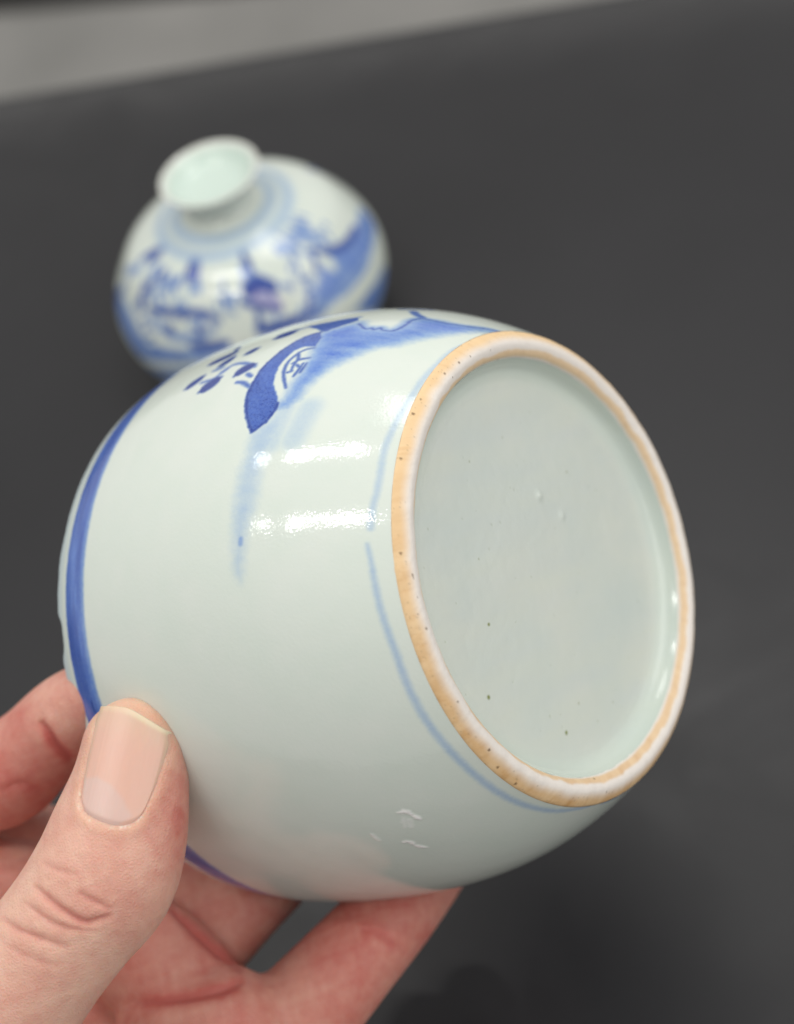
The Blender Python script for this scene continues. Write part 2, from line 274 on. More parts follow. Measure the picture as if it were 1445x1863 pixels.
# ------------------------------------------------------------------ materials
def glaze_material(name, rough, bump=.04):
    m, N, L, B = material(name)
    a = N.new('ShaderNodeAttribute'); a.attribute_name = 'paint'
    L.new(a.outputs['Color'], B.inputs['Base Color'])
    B.inputs['Roughness'].default_value = rough
    B.inputs['IOR'].default_value = 1.5
    B.inputs['Subsurface Weight'].default_value = .12
    B.inputs['Subsurface Radius'].default_value = (1, .95, .8)
    B.inputs['Subsurface Scale'].default_value = .0015
    co = N.new('ShaderNodeTexCoord')
    n1 = N.new('ShaderNodeTexNoise'); n1.inputs['Scale'].default_value = 1700; n1.inputs['Detail'].default_value = 2
    n2 = N.new('ShaderNodeTexNoise'); n2.inputs['Scale'].default_value = 130; n2.inputs['Detail'].default_value = 2
    for n in (n1, n2): L.new(co.outputs['Object'], n.inputs['Vector'])
    mx = N.new('ShaderNodeMath'); mx.operation = 'MULTIPLY_ADD'; mx.inputs[1].default_value = .12
    L.new(n2.outputs['Fac'], mx.inputs[0]); L.new(n1.outputs['Fac'], mx.inputs[2])
    b = N.new('ShaderNodeBump'); b.inputs['Strength'].default_value = bump; b.inputs['Distance'].default_value = .0004
    L.new(mx.outputs[0], b.inputs['Height']); L.new(b.outputs['Normal'], B.inputs['Normal'])
    return m

def clay_material(name):
    m, N, L, B = material(name)
    a = N.new('ShaderNodeAttribute'); a.attribute_name = 'paint'
    L.new(a.outputs['Color'], B.inputs['Base Color'])
    B.inputs['Roughness'].default_value = .5
    n1 = N.new('ShaderNodeTexNoise'); n1.inputs['Scale'].default_value = 1500; n1.inputs['Detail'].default_value = 4
    co = N.new('ShaderNodeTexCoord'); L.new(co.outputs['Object'], n1.inputs['Vector'])
    b = N.new('ShaderNodeBump'); b.inputs['Strength'].default_value = .25; b.inputs['Distance'].default_value = .0003
    L.new(n1.outputs['Fac'], b.inputs['Height']); L.new(b.outputs['Normal'], B.inputs['Normal'])
    return m

def skin_material():
    m, N, L, B = material('skin')
    a = N.new('ShaderNodeAttribute'); a.attribute_name = 'paint'
    co = N.new('ShaderNodeTexCoord')
    L.new(a.outputs['Color'], B.inputs['Base Color'])
    B.inputs['Roughness'].default_value = .48
    B.inputs['Specular IOR Level'].default_value = .4
    B.inputs['Subsurface Weight'].default_value = .55
    B.inputs['Subsurface Radius'].default_value = (1.0, .36, .2)
    B.inputs['Subsurface Scale'].default_value = .0035
    v = N.new('ShaderNodeTexVoronoi'); v.inputs['Scale'].default_value = 1500; v.feature = 'DISTANCE_TO_EDGE'
    n1 = N.new('ShaderNodeTexNoise'); n1.inputs['Scale'].default_value = 520; n1.inputs['Detail'].default_value = 6
    n3 = N.new('ShaderNodeTexNoise'); n3.inputs['Scale'].default_value = 900; n3.inputs['Detail'].default_value = 2
    for n in (v, n1, n3): L.new(co.outputs['Object'], n.inputs['Vector'])
    mx = N.new('ShaderNodeMath'); mx.operation = 'MULTIPLY_ADD'; mx.inputs[1].default_value = 1.4
    L.new(n1.outputs['Fac'], mx.inputs[0]); L.new(v.outputs['Distance'], mx.inputs[2])
    b = N.new('ShaderNodeBump'); b.inputs['Strength'].default_value = .38; b.inputs['Distance'].default_value = .0004
    L.new(mx.outputs[0], b.inputs['Height']); L.new(b.outputs['Normal'], B.inputs['Normal'])
    return m

def nail_material():
    m, N, L, B = material('nail')
    a = N.new('ShaderNodeAttribute'); a.attribute_name = 'paint'
    L.new(a.outputs['Color'], B.inputs['Base Color'])
    B.inputs['Roughness'].default_value = .4
    B.inputs['Subsurface Weight'].default_value = .35
    B.inputs['Subsurface Radius'].default_value = (1.0, .45, .3)
    B.inputs['Subsurface Scale'].default_value = .0015
    at = N.new('ShaderNodeAttribute'); at.attribute_name = 'across'
    n1 = N.new('ShaderNodeTexNoise'); n1.noise_dimensions = '1D'; n1.inputs['Scale'].default_value = 2.2; n1.inputs['Detail'].default_value = 2
    L.new(at.outputs['Fac'], n1.inputs['W'])
    b = N.new('ShaderNodeBump'); b.inputs['Strength'].default_value = .1; b.inputs['Distance'].default_value = .0003
    L.new(n1.outputs['Fac'], b.inputs['Height']); L.new(b.outputs['Normal'], B.inputs['Normal'])
    return m

def sheet_material():
    m, N, L, B = material('black_vinyl')
    co = N.new('ShaderNodeTexCoord')
    n1 = N.new('ShaderNodeTexNoise'); n1.inputs['Scale'].default_value = 6; n1.inputs['Detail'].default_value = 6
    L.new(co.outputs['Object'], n1.inputs['Vector'])
    r = N.new('ShaderNodeValToRGB'); e = r.color_ramp.elements
    e[0].position = .3; e[0].color = (.015, .015, .0175, 1); e[1].position = .75; e[1].color = (.024, .024, .0275, 1)
    L.new(n1.outputs['Fac'], r.inputs['Fac']); L.new(r.outputs['Color'], B.inputs['Base Color'])
    B.inputs['Roughness'].default_value = .36
    B.inputs['Specular IOR Level'].default_value = .5
    n4 = N.new('ShaderNodeTexNoise'); n4.inputs['Scale'].default_value = 17; n4.inputs['Detail'].default_value = 8; n4.inputs['Distortion'].default_value = 1.2
    L.new(co.outputs['Object'], n4.inputs['Vector'])
    mr = N.new('ShaderNodeMapRange'); mr.inputs[1].default_value = .35; mr.inputs[2].default_value = .75; mr.inputs[3].default_value = .40; mr.inputs[4].default_value = .52
    L.new(n4.outputs['Fac'], mr.inputs[0]); L.new(mr.outputs[0], B.inputs['Roughness'])
    n2 = N.new('ShaderNodeTexNoise'); n2.inputs['Scale'].default_value = 900; n2.inputs['Detail'].default_value = 3
    L.new(co.outputs['Object'], n2.inputs['Vector'])
    b = N.new('ShaderNodeBump'); b.inputs['Strength'].default_value = .15; b.inputs['Distance'].default_value = .0004
    L.new(n2.outputs['Fac'], b.inputs['Height']); L.new(b.outputs['Normal'], B.inputs['Normal'])
    return m

def plain_material(name, c0, c1, scale, rough):
    m, N, L, B = material(name)
    co = N.new('ShaderNodeTexCoord'); n1 = N.new('ShaderNodeTexNoise'); n1.inputs['Scale'].default_value = scale; n1.inputs['Detail'].default_value = 6
    r = N.new('ShaderNodeValToRGB'); e = r.color_ramp.elements
    e[0].position = .3; e[0].color = c0; e[1].position = .7; e[1].color = c1
    L.new(co.outputs['Object'], n1.inputs['Vector']); L.new(n1.outputs['Fac'], r.inputs['Fac']); L.new(r.outputs['Color'], B.inputs['Base Color'])
    B.inputs['Roughness'].default_value = rough
    return m
TABLE = plain_material('grey_laminate', (.20, .195, .185, 1), (.27, .265, .25, 1), 14, .5)
FLOOR = plain_material('grey_floor', (.36, .355, .34, 1), (.50, .49, .47, 1), 4, .6)
DARK_PATCH = plain_material('dark_corner_patch', (.02, .02, .02, 1), (.035, .033, .03, 1), 3, .7)  # for a patch added so the far corner of the view goes black
GLAZE = glaze_material('porcelain_glaze', .075, .065)
BASE_GLAZE = glaze_material('base_glaze', .15, .05)
CLAY = clay_material('burnt_foot_clay')
SKIN = skin_material(); NAIL = nail_material(); SHEET = sheet_material()

# ------------------------------------------------------------------ the black sheet: flat where the pieces are, swept up at the back
def frame_pts(p, q, z):        # p along the far direction, q along the far edge, in the table's own frame
    nx, ny = SHEET_N; l = math.hypot(nx, ny); nx, ny = nx/l, ny/l
    return ((SHEET_P[0] + nx*p - ny*q)*MM, (SHEET_P[1] + ny*p + nx*q)*MM, z*MM)

def build_sheet():
    prof = [(-1100 + 1100*k/20, 0) for k in range(21)]
    for k in range(1, 31):          # rolled over the far edge of the table and hanging down
        a = math.radians(3*k); prof.append((SHEET_R*math.sin(a), SHEET_R*(math.cos(a) - 1)))
    for k in range(1, 7): prof.append((SHEET_R + k, -SHEET_R - 40*k))
    W_ = np.linspace(-900, 900, 61)
    V = [frame_pts(p, q, z) for p, z in prof for q in W_]
    n = len(W_); Fq = [(i*n + j, i*n + j + 1, (i + 1)*n + j + 1, (i + 1)*n + j) for i in range(len(prof) - 1) for j in range(n - 1)]
    o = link('backdrop_sheet', make_mesh('backdrop_sheet', V, Fq), SHEET)
    o['kind'] = 'structure'
    bm = bmesh.new(); bmesh.ops.create_cube(bm, size=1)
    for v in bm.verts:
        x, y, z = v.co
        v.co = frame_pts(-1200 if y < 0 else SHEET_R*.5, x*1960, -SHEET_R*.16 if z > 0 else -60)
    bmesh.ops.bevel(bm, geom=bm.edges[:], offset=.003, segments=3, affect='EDGES')
    me = bpy.data.meshes.new('table_top'); bm.to_mesh(me); bm.free()
    o = link('table_top', me, TABLE); o['kind'] = 'structure'
    V = [(x, y, -.72) for x, y in ((-4, -4), (4, -4), (4, 4), (-4, 4))]
    o = link('floor', make_mesh('floor', V, [(0, 1, 2, 3)]), FLOOR); o['kind'] = 'structure'
    (x0, y0), (x1, y1) = PATCH_A, PATCH_B; dx, dy = x1 - x0, y1 - y0
    nx, ny = -dy, dx
    V = [((x0 + dx*t + nx*f)*MM, (y0 + dy*t + ny*f)*MM, -.716) for t, f in ((-6, 0), (10, 0), (10, 8), (-6, 8))]
    o = link('dark_floor', make_mesh('dark_floor', V, [(0, 1, 2, 3)]), DARK_PATCH); o['kind'] = 'structure'
build_sheet()

# ------------------------------------------------------------------ the held lower piece
ZK = [0, 8, 22, 42, 62, 80, 95]
RK = [44.7, 49.585, 55.989, 60.276, 61.364, 59.273, 53.227]
Z_EDGE = 79.0
TH0 = 90.0
GL = (.69, .752, .695)

def build_jar():
    root = bpy.data.objects.new('porcelain_jar', None); col.objects.link(root)
    X, Y, Zv = Vector(JAR_X), Vector(JAR_Y), Vector(JAR_Z)
    root.matrix_world = Matrix(((X.x, Y.x, Zv.x, JAR_LOC[0]*MM), (X.y, Y.y, Zv.y, JAR_LOC[1]*MM), (X.z, Y.z, Zv.z, JAR_LOC[2]*MM), (0, 0, 0, 1)))
    root.empty_display_size = .02
    tag(root, 'round blue and white porcelain jar held tilted in the fingers, bare foot ring showing', 'jar')
    th = np.concatenate([np.linspace(-104, 104, 1000), np.linspace(104, 256, 180)[1:-1]])
    m = len(th)
    zr = np.linspace(1.2, 1, 380)
    zr = np.linspace(0, 1, 380)
    # broken edge height around the rim, with the notch of a lost chip
    T = th[None, :]
    ez = Z_EDGE + 1.0*(fbm(th*.12, th*0 + .5, 41) - .5) + .7*(fbm(th*.6, th*0 + 1.5, 43) - .5)
    ez = ez - 1.7*np.exp(-((th + 10.5)/3.6)**4)
    Zr = 1.0 + (ez[None, :] - 1.0)*zr[:, None]
    Rr = spline(ZK, RK, Zr)
    P = Painter(np.broadcast_to(T, Zr.shape).ravel().copy(), Zr.ravel())
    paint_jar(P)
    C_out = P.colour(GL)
    chip_glint = P.white.reshape(Zr.shape)
    Rr = Rr + .22*chip_glint*(fbm(P.T*2, P.Z*2, 9).reshape(Zr.shape) - .1) + .05*(fbm(P.T*.15, P.Z*.22, 77).reshape(Zr.shape) - .5)
    # break face and inside wall
    k = 8
    te = np.linspace(0, 1, k + 1)[1:]
    rough = .45*(fbm(np.add.outer(te*4, th*.9), np.add.outer(te*3, th*.3), 51) - .5)
    Re = Rr[-1][None, :] - 3.1*te[:, None]
    Ze = ez[None, :] + .55*np.sin(te*math.pi)[:, None] + rough
    zi = np.linspace(0, 1, 70)[1:]
    Zi = ez[None, :] + (9.0 - ez[None, :])*zi[:, None]
    Ri = spline(ZK, RK, Zi) - 3.1 - .8*smooth(30, 9, Zi)
    fl = np.linspace(1, 0.002, 24)[1:]
    Rf = Ri[-1][None, :]*fl[:, None]; Zf = 9.0 - 1.2*(1 - fl[:, None]**2) + 0*T
    RR = np.vstack([Rr, Re, Ri, Rf]); ZZ = np.vstack([Zr, Ze, Zi, Zf])
    V, Fq = lathe(RR, ZZ, th + TH0)
    C_e = np.tile(np.array((.78, .76, .72)), (Re.size, 1)) + ((fbm(np.broadcast_to(T, Re.shape)*1.5, Re, 61) - .5)*.2).ravel()[:, None]
    C_i = np.tile(np.array((.66, .71, .64)), (Ri.size + Rf.size, 1))
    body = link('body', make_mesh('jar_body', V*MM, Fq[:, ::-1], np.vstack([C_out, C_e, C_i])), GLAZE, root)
    # foot ring: burnt orange on both rims, pale worn clay between
    th2 = np.linspace(-180, 180, 1101)[:-1]
    fp = catmull(FOOT_PROFILE, 7); n = len(fp)
    fr = np.array([p[0] for p in fp])[:, None] + 0*th2[None, :]; fz = np.array([p[1] for p in fp])[:, None] + 0*th2[None, :]
    s = np.linspace(0, 1, n)[:, None] + 0*th2[None, :]
    TT = np.broadcast_to(th2[None, :], s.shape)
    u = np.radians(th2)
    nz = lambda f, sd: fbm(np.cos(u)*40*f + 100 + s*3.0*f, np.sin(u)*40*f + 100 + s*1.7*f, sd)
    wv = (nz(.25, 71) - .5)
    arc = .5 + .5*np.cos(np.radians(th2 + TH0 - 150))[None, :]   # firing flash is stronger on one side of the ring
    o1 = 1 - smooth(.33, .56, s + wv*.1)
    o2 = smooth(.66, .74, s + wv*.16)*(1 - smooth(.84, .95, s + wv*.1))
    o3 = smooth(.97, 1., s)
    pale = np.array((.84, .79, .74)); orange = np.array((.84, .60, .335)); deep = np.array((.64, .36, .13)); gz = np.array((.66, .71, .64))
    c = pale + 0*s[..., None]
    dk = np.clip(arc*.8*(nz(.5, 72)*1.3 - .1) + .25*smooth(.55, .8, nz(1.2, 73)), 0, 1)[..., None]
    oc = orange*(1 - dk) + deep*dk
    c = c*(1 - o1[..., None]*.95) + oc*o1[..., None]*.95
    c = c*(1 - o2[..., None]*.8) + oc*o2[..., None]*.8
    c = c*(1 - o3[..., None]) + gz*o3[..., None]
    c = c*(1 + (nz(2.5, 74)[..., None] - .5)*.06)
    thr = np.radians(TT + TH0); px, py = fr*np.cos(thr), fr*np.sin(thr)
    for q, (a, b) in enumerate(FOOT_SPECKS):
        d = np.hypot(px - a, py - b); rr = .14 + .14*((q*37) % 10)/10
        c = c*(1 - (.75*(1 - smooth(rr*.6, rr*1.3, d)))[..., None]*np.array((.9, .95, 1.)))
    rng = np.random.default_rng(4)
    for q in range(240):
        a = rng.uniform(-180, 180); ss = rng.uniform(.05, .45)
        d = np.hypot((((TT - a + 180) % 360) - 180)*.77, (s - ss)*9)
        c = c*(1 - (.22*(1 - smooth(.08, .2, d)))[..., None])
    fr = fr + .12*(nz(.6, 75) - .5); fz = fz + .22*(nz(.3, 76) - .5)
    V, Fq = lathe(fr, fz, th2 + TH0)
    f = link('foot_ring', make_mesh('foot_ring', V*MM, Fq, c.reshape(-1, 3)), CLAY, root)
    # recessed base, glazed
    rb, zb = zip(*catmull(BASE_PROFILE, 9)); rb = np.array(rb); zb = np.array(zb)
    flat = np.linspace(1, 0.001, 130)[1:]
    rb = np.concatenate([rb, rb[-1]*flat]); zb = np.concatenate([zb, zb[-1] + .35*(1 - flat**2)])
    br = rb[:, None] + 0*th2[None, :]; bz = zb[:, None] + 0*th2[None, :]
    thr = np.radians(th2 + TH0)[None, :]; px, py = br*np.cos(thr), br*np.sin(thr)
    bz = bz + .10*(fbm(px*.12 + 50, py*.12 + 50, 81) - .5) + .05*(fbm(px*.5 + 50, py*.5 + 50, 83) - .5)
    bz = bz - .34*np.exp(-((np.hypot(px - 13.1, py + 4.4))/.8)**2) - .2*np.exp(-((np.hypot(px - 8, py + 10))/.8)**2)
    g = np.array((.655, .71, .66)); n1 = fbm(px*.08 + 20, py*.08 + 20, 85) - .5; n2 = fbm(px*.3 + 20, py*.05 + 20, 86) - .5
    c = g*(1 + n1[..., None]*np.array((.12, .06, .02)) + n2[..., None]*np.array((.04, .03, -.02)))
    pool = smooth(35.0, 38.6, br)[..., None]
    c = c*(1 - .5*pool) + np.array((.60, .70, .63))*.5*pool
    sizes = [.32, .42, .42, .26, .22, .2, .16, .18, .22, .22, .26, .18, 0, .16]
    dark = [.9, .85, .8, .45, .35, .3, .25, .3, .5, .5, .5, .25, 0, .25]
    for (a, b), rr, dk in zip(SPECKS, sizes, dark):
        if rr:
            d = np.hypot(px - a, py - b); c = c*(1 - (dk*(1 - smooth(rr*.4, rr*1.5, d)))[..., None]*np.array((.75, .72, 1)))
    rng = np.random.default_rng(8)
    for q in range(46):
        a = rng.uniform(0, 6.28); rr0 = 36*math.sqrt(rng.uniform(0, 1)); rr = rng.uniform(.1, .24)
        d = np.hypot(px - rr0*math.cos(a), py - rr0*math.sin(a)); m = 1 - smooth(rr*.4, rr*1.6, d)
        c = c*(1 - (rng.uniform(.08, .3)*m)[..., None]*np.array((.8, .75, 1))); bz = bz + .05*m
    V, Fq = lathe(br, bz, th2 + TH0)
    link('base', make_mesh('base', V*MM, Fq, c.reshape(-1, 3)), BASE_GLAZE, root)
    return root

FOOT_PROFILE = [(45.2, 3.0), (45.36, 1.6), (45.2, .8), (44.5, 0.1), (43.5, -.55), (42.5, -.8), (41.5, -.55), (40.7, .0), (40.25, .7), (40.0, 1.4)]
BASE_PROFILE = [(40.05, 1.2), (39.7, 2.1), (39.2, 3.0), (38.3, 3.8), (36.8, 4.25), (35.0, 4.4)]

def paint_jar(P):
    D = JAR_PAINT
    # broad band under the break
    zz = P.Z + P.wob*.35
    band = smooth(67.2, 68.3, zz)*(1 - smooth(74.6, 75.2, zz))
    lite = 1 - smooth(67.5, 70, zz)
    P.blue += band*(.92 - .35*lite + .35*(P.grain - .5)); P.dark += band*(.45 + 1.3*(fbm(P.T*.12, P.Z*.6, 15) - .38))*(1 - lite*.8)
    P.blue += .12*smooth(75.2, 79, zz)
    P.stroke([(2.0, 70.8), (3.4, 71.0), (5.0, 70.6)], .8, .6, 1.3, .25, .6)
    P.stroke([(-16, 73.6), (-12, 73.7)], .7, .4, .7, .3, .6)
    for off in (0, -100, 190):
        sh = lambda pts: [(a + off, b) for a, b in pts]
        P.fill(sh(D['wash'][0]), .82, .05, -2.4, 2.0, .4, .9)
        P.fill(sh(D['wash'][0]), .95, .16, .2, 3.0, .5, 1.2)
        for q in D['pale']: P.fill(sh(q), .24, 0, -1.6, 2.2, .35, 1.0)
        for q, wd in zip(D['pale2'], (4.0, 4.0)): P.stroke(sh(q), wd, .16, 0, 1.6)
        P.fill(sh(D['hill'][0]), .95, .55, -.25, .35, 0, .35, .6)
        i = P.box(sh(D['hill'][0]), 1); P.dark[i] *= .55 + .9*fbm(P.T[i]*.25 + 9, P.Z[i]*.25, 33)
        for q in D['hilledge']: P.stroke(sh(q), .75, .95, 1.35, .35, 0, .5)
        P.fill(sh(D['purple'][0]), .85, .75, -.2, .5)
        for q in D['rline']: P.stroke(sh(q), .7, .75, .8, .32, .2)
        for q in D['wline']:
            P.stroke(sh(q), 2.2, .6, .0, 1.2); P.stroke(sh(q), .7, .9, .7, .3, .1, .5)
        for q in D['sil']: P.stroke(sh(q), 1.6, .8, .5, .5)
        for q, wd in zip(D['leaf'], (2.6, 3.6, 2.6, 2.2, 1.2, 2.0, 3.0, 2.2, 1.4)): P.stroke(sh(q), wd, .95, 1.6, .5, .7)
        for q in D['line']: P.stroke(sh(q), .85, .8, .6, .42, .2)
        P.stroke(sh(D['spot'][0]), 1.0, .5, .1, .5)
    P.stroke(D['foot0'][0], 1.0, .2, 0, .5)
    P.stroke(D['foot1'][0], 1.1, .26, .02, .55, .55)
    P.stroke([(82, .9), (150, 1.6), (255, .8)], 1.1, .35, .05, .5, .3)
    for q, wd in zip(D['chip_glint'], (.75, .8, .7, 1.1, 1.2)): P.stroke(q, wd, {.75: 1., .8: 1., .7: .55}.get(wd, .35), 0, .28, .5, .9, 'white')  # glaze chips, with the glint of their facets painted in near white
build_jar()

# ------------------------------------------------------------------ the upper piece standing on the sheet
def build_vase():
    root = bpy.data.objects.new('vase_neck_piece', None); col.objects.link(root)
    root.empty_display_size = .02
    tag(root, 'squat porcelain vase with flared neck and blue landscape, standing on the black sheet', 'vase')
    th = np.linspace(-260, 100, 701)[:-1]
    T = th[None, :]
    zk = [13., 19, 28, 40, 52, 64, 74]; rk = [12.4, 30.0, 41.2, 48.3, 49.4, 43.5, 32.0]
    z = np.linspace(0, 1, 230)
    e0 = .6*fbm(th*.2 + 60, th*0, 91)
    Zr = e0[None, :]*(1 - z[:, None]) + z[:, None]*58.2
    Rr = spline(zk, rk, 72 - Zr)
    P = Painter(np.broadcast_to(T, Zr.shape).ravel().copy(), Zr.ravel())
    D = VASE_PAINT
    for off in (0, 180, -180):
        sh = lambda pts: [(a + off, b) for a, b in pts]
        ok = lambda pts: off == 0 or (max(b for a, b in pts) < 49 and (min(a for a, b in pts) > 12 or max(a for a, b in pts) < -205))
        for q in D['wash']:
            q = sh(q)
            if ok(q): P.fill(q, .8, .25, -1.2, 1.8, .5, 1.5)
        for q, wd in zip(D['dark'], (2.4, 2, 2, 3, 2.2, 1.8, 3, 3.6, 3.2, 4.2, 3, 2.8, 2.2, 2, 2.2, 1.8, 3, 3, 2.4, 3)):
            q = sh(q)
            if ok(q): P.stroke(q, wd, .95, 1.2, .8, .3, 1.0)
        for q in D['thin']:
            q = sh(q)
            if ok(q): P.stroke(q, 2.2, .6, .25, .8, .3, 1.0)
        for q in D['pink']:
            q = sh(q)
            if ok(q): P.stroke(q, 7, .5, 0, 1.0, .2); P.stroke(q, 6, .5, 0, 1.0, 0, 0, 'pink')
        for q, wd in zip(D['white'], (5, 4)):
            q = sh(q)
            if ok(q):
                i = P.box(q, 9); d, _ = seg_dist(P.T[i], P.Z[i], catmull(q)); kk = smooth(wd*.35, wd*.75, d)
                P.blue[i] *= kk; P.dark[i] *= kk
    rng = np.random.default_rng(12)
    for k in range(260):            # small dabs of rocks, figures and foliage
        a0 = rng.uniform(-185, -62); z0 = rng.uniform(33, 52); ln = rng.uniform(1, 4.5); an = rng.normal(0, .5)
        if fbm(np.array([a0*.06 + 40]), np.array([z0*.16]), 17)[0] < .5: continue
        P.stroke([(a0, z0), (a0 + ln*math.cos(an)*1.2, z0 + ln*math.sin(an))], rng.uniform(.9, 2.0), rng.uniform(.4, .9), rng.uniform(0, .8), .6, .5, 1.0)
    for k in range(26):             # leaf dots of the tree on the slope
        a0 = rng.normal(-45, 9); z0 = rng.normal(52, 1.6)
        P.stroke([(a0, z0), (a0 + rng.uniform(-2, 2), z0 + rng.uniform(-.8, .8))], rng.uniform(1, 1.8), .6, .35, .5)
    ring = lambda zc, hw, v: P.blue.__iadd__(v*np.exp(-((P.Z - zc)/hw)**2))
    ring(55.6, .6, .32); ring(57.6, .7, .3); ring(7, 1.4, .45); ring(3.5, .8, .3)
    col_o = P.colour(GL)
    te = np.linspace(0, 1, 5)[1:, None]
    Re = Rr[0][None, :] - 3*te; Ze = e0[None, :] + .25*(1 - te)*te*4*0 + 0*te
    zi = np.linspace(0, 1, 40)[1:, None]; Zi = e0[None, :]*(1 - zi) + zi*56.5; Ri = spline(zk, rk, 72 - Zi) - 3.0
    RR = np.vstack([Ri[::-1], Re[::-1], Rr]); ZZ = np.vstack([Zi[::-1], Ze[::-1], Zr])
    V, Fq = lathe(RR, ZZ, 90 - th)
    cc = np.vstack([np.tile((.66, .71, .64), (Ri.size, 1)), np.tile((.78, .76, .72), (Re.size, 1)), col_o])
    link('body', make_mesh('vase_body', V*MM, Fq, cc), GLAZE, root)
    prof = catmull([(17.0, 57.0), (14.6, 58.35), (12.7, 59.6), (11.8, 61.5), (11.8, 64), (13.4, 67.6), (15.9, 70.2), (17.1, 71.4), (17.4, 72.1), (16.9, 72.5), (15.9, 72.0), (14.9, 71.2), (13.6, 69.4), (12.0, 67.9), (9.5, 66.9), (5.0, 66.5), (.02, 66.4)], 6)
    r = np.array([p[0] for p in prof])[:, None] + 0*T; zz = np.array([p[1] for p in prof])[:, None] + 0*T
    V, Fq = lathe(r, zz, 90 - th)
    cc = np.tile(np.array(GL), (r.size, 1)); lip = np.exp(-((zz.ravel() - 72.3)/.5)**2)[:, None]
    ins_ = (np.arange(len(prof)) > len(prof)*.6)[:, None] & np.ones_like(r, bool); ins_ = (ins_.ravel() & (zz.ravel() < 71.3))[:, None]
    cc = np.where(ins_, np.array((.64, .755, .69)), cc)
    cc = cc*(1 - .5*lip) + np.array((.80, .77, .73))*.5*lip
    link('neck', make_mesh('vase_neck', V*MM, Fq, cc), GLAZE, root)
build_vase()

# ------------------------------------------------------------------ the hand: one continuous skin grown from a distance field
def dense(chain, n=7):
    return np.array(catmull(chain, n))
CH = {k: dense(v) for k, v in HAND.items()}
FW = np.array(CAM_FWD)
FLAT_N = {'thumb': np.array(THUMB_N)/np.linalg.norm(THUMB_N)}

def chain_sdf(P, c, nrm, near=None):
    best = np.full(len(P), 1e3, np.float32)
    for a, b in zip(c[:-1], c[1:]):
        ab = b[:3] - a[:3]; q = P - a[:3]
        t = np.clip(q@ab/(ab@ab + 1e-9), 0, 1)
        v = q - t[:, None]*ab
        r = a[3] + t*(b[3] - a[3])
        d2 = np.einsum('ij,ij->i', v, v)
        fl = .5*(a[4] + b[4])
        if nrm is not None and fl < .999:
            vn = v@nrm
            d = (np.sqrt(d2 + vn*vn*(1/fl**2 - 1)) - r)*(.5 + .5*fl)
        else:
            d = np.sqrt(d2) - r
        best = np.minimum(best, d)
    return best

def smin(a, b, k):
    h = np.clip(.5 + .5*(b - a)/k, 0, 1)
    return b*(1 - h) + a*h - k*h*(1 - h)

GROUPS = [(('palm', 'palm_edge', 'wrist'), 14.0, None), (('index',), 1.5, 6.0), (('middle',), 1.2, 4.0), (('ring',), 1.2, 4.0), (('little',), 1.2, 4.0),
          (('pad_middle',), 2.5, 2.5), (('pad_ring',), 2.5, 2.5), (('thumb',), 3.0, 6.0)]

def hand_sdf(P, centre=None, rad=0):
    P = P.astype(np.float32)
    def cs(k):
        c = CH[k]
        if centre is not None:
            lo = np.linalg.norm(c[:, :3] - centre, axis=1) - c[:, 3] < rad + 22
            if not lo.any(): return np.full(len(P), 60.0, np.float32)
            i = np.where(lo)[0]; c = c[max(0, i[0] - 1): i[-1] + 2]
            if len(c) < 2: return np.full(len(P), 60.0, np.float32)
        return chain_sdf(P, c.astype(np.float32), FLAT_N.get(k))
    pal = smin(smin(cs('palm'), cs('palm_edge'), 14), cs('wrist'), 16)
    fing = smin(smin(smin(cs('web'), cs('index_base'), 3.0), cs('pad_index'), 1.0), smin(smin(cs('middle'), cs('ring'), 1.0), smin(cs('index'), cs('little'), 1.0), 1.0), 2.0)
    pads = smin(cs('pad_middle'), cs('pad_ring'), 1.6)
    d = smin(pal, fing, 8.0)
    d = smin(d, pads, 2.2)
    d = smin(d, cs('thumb'), 4.0)
    return d

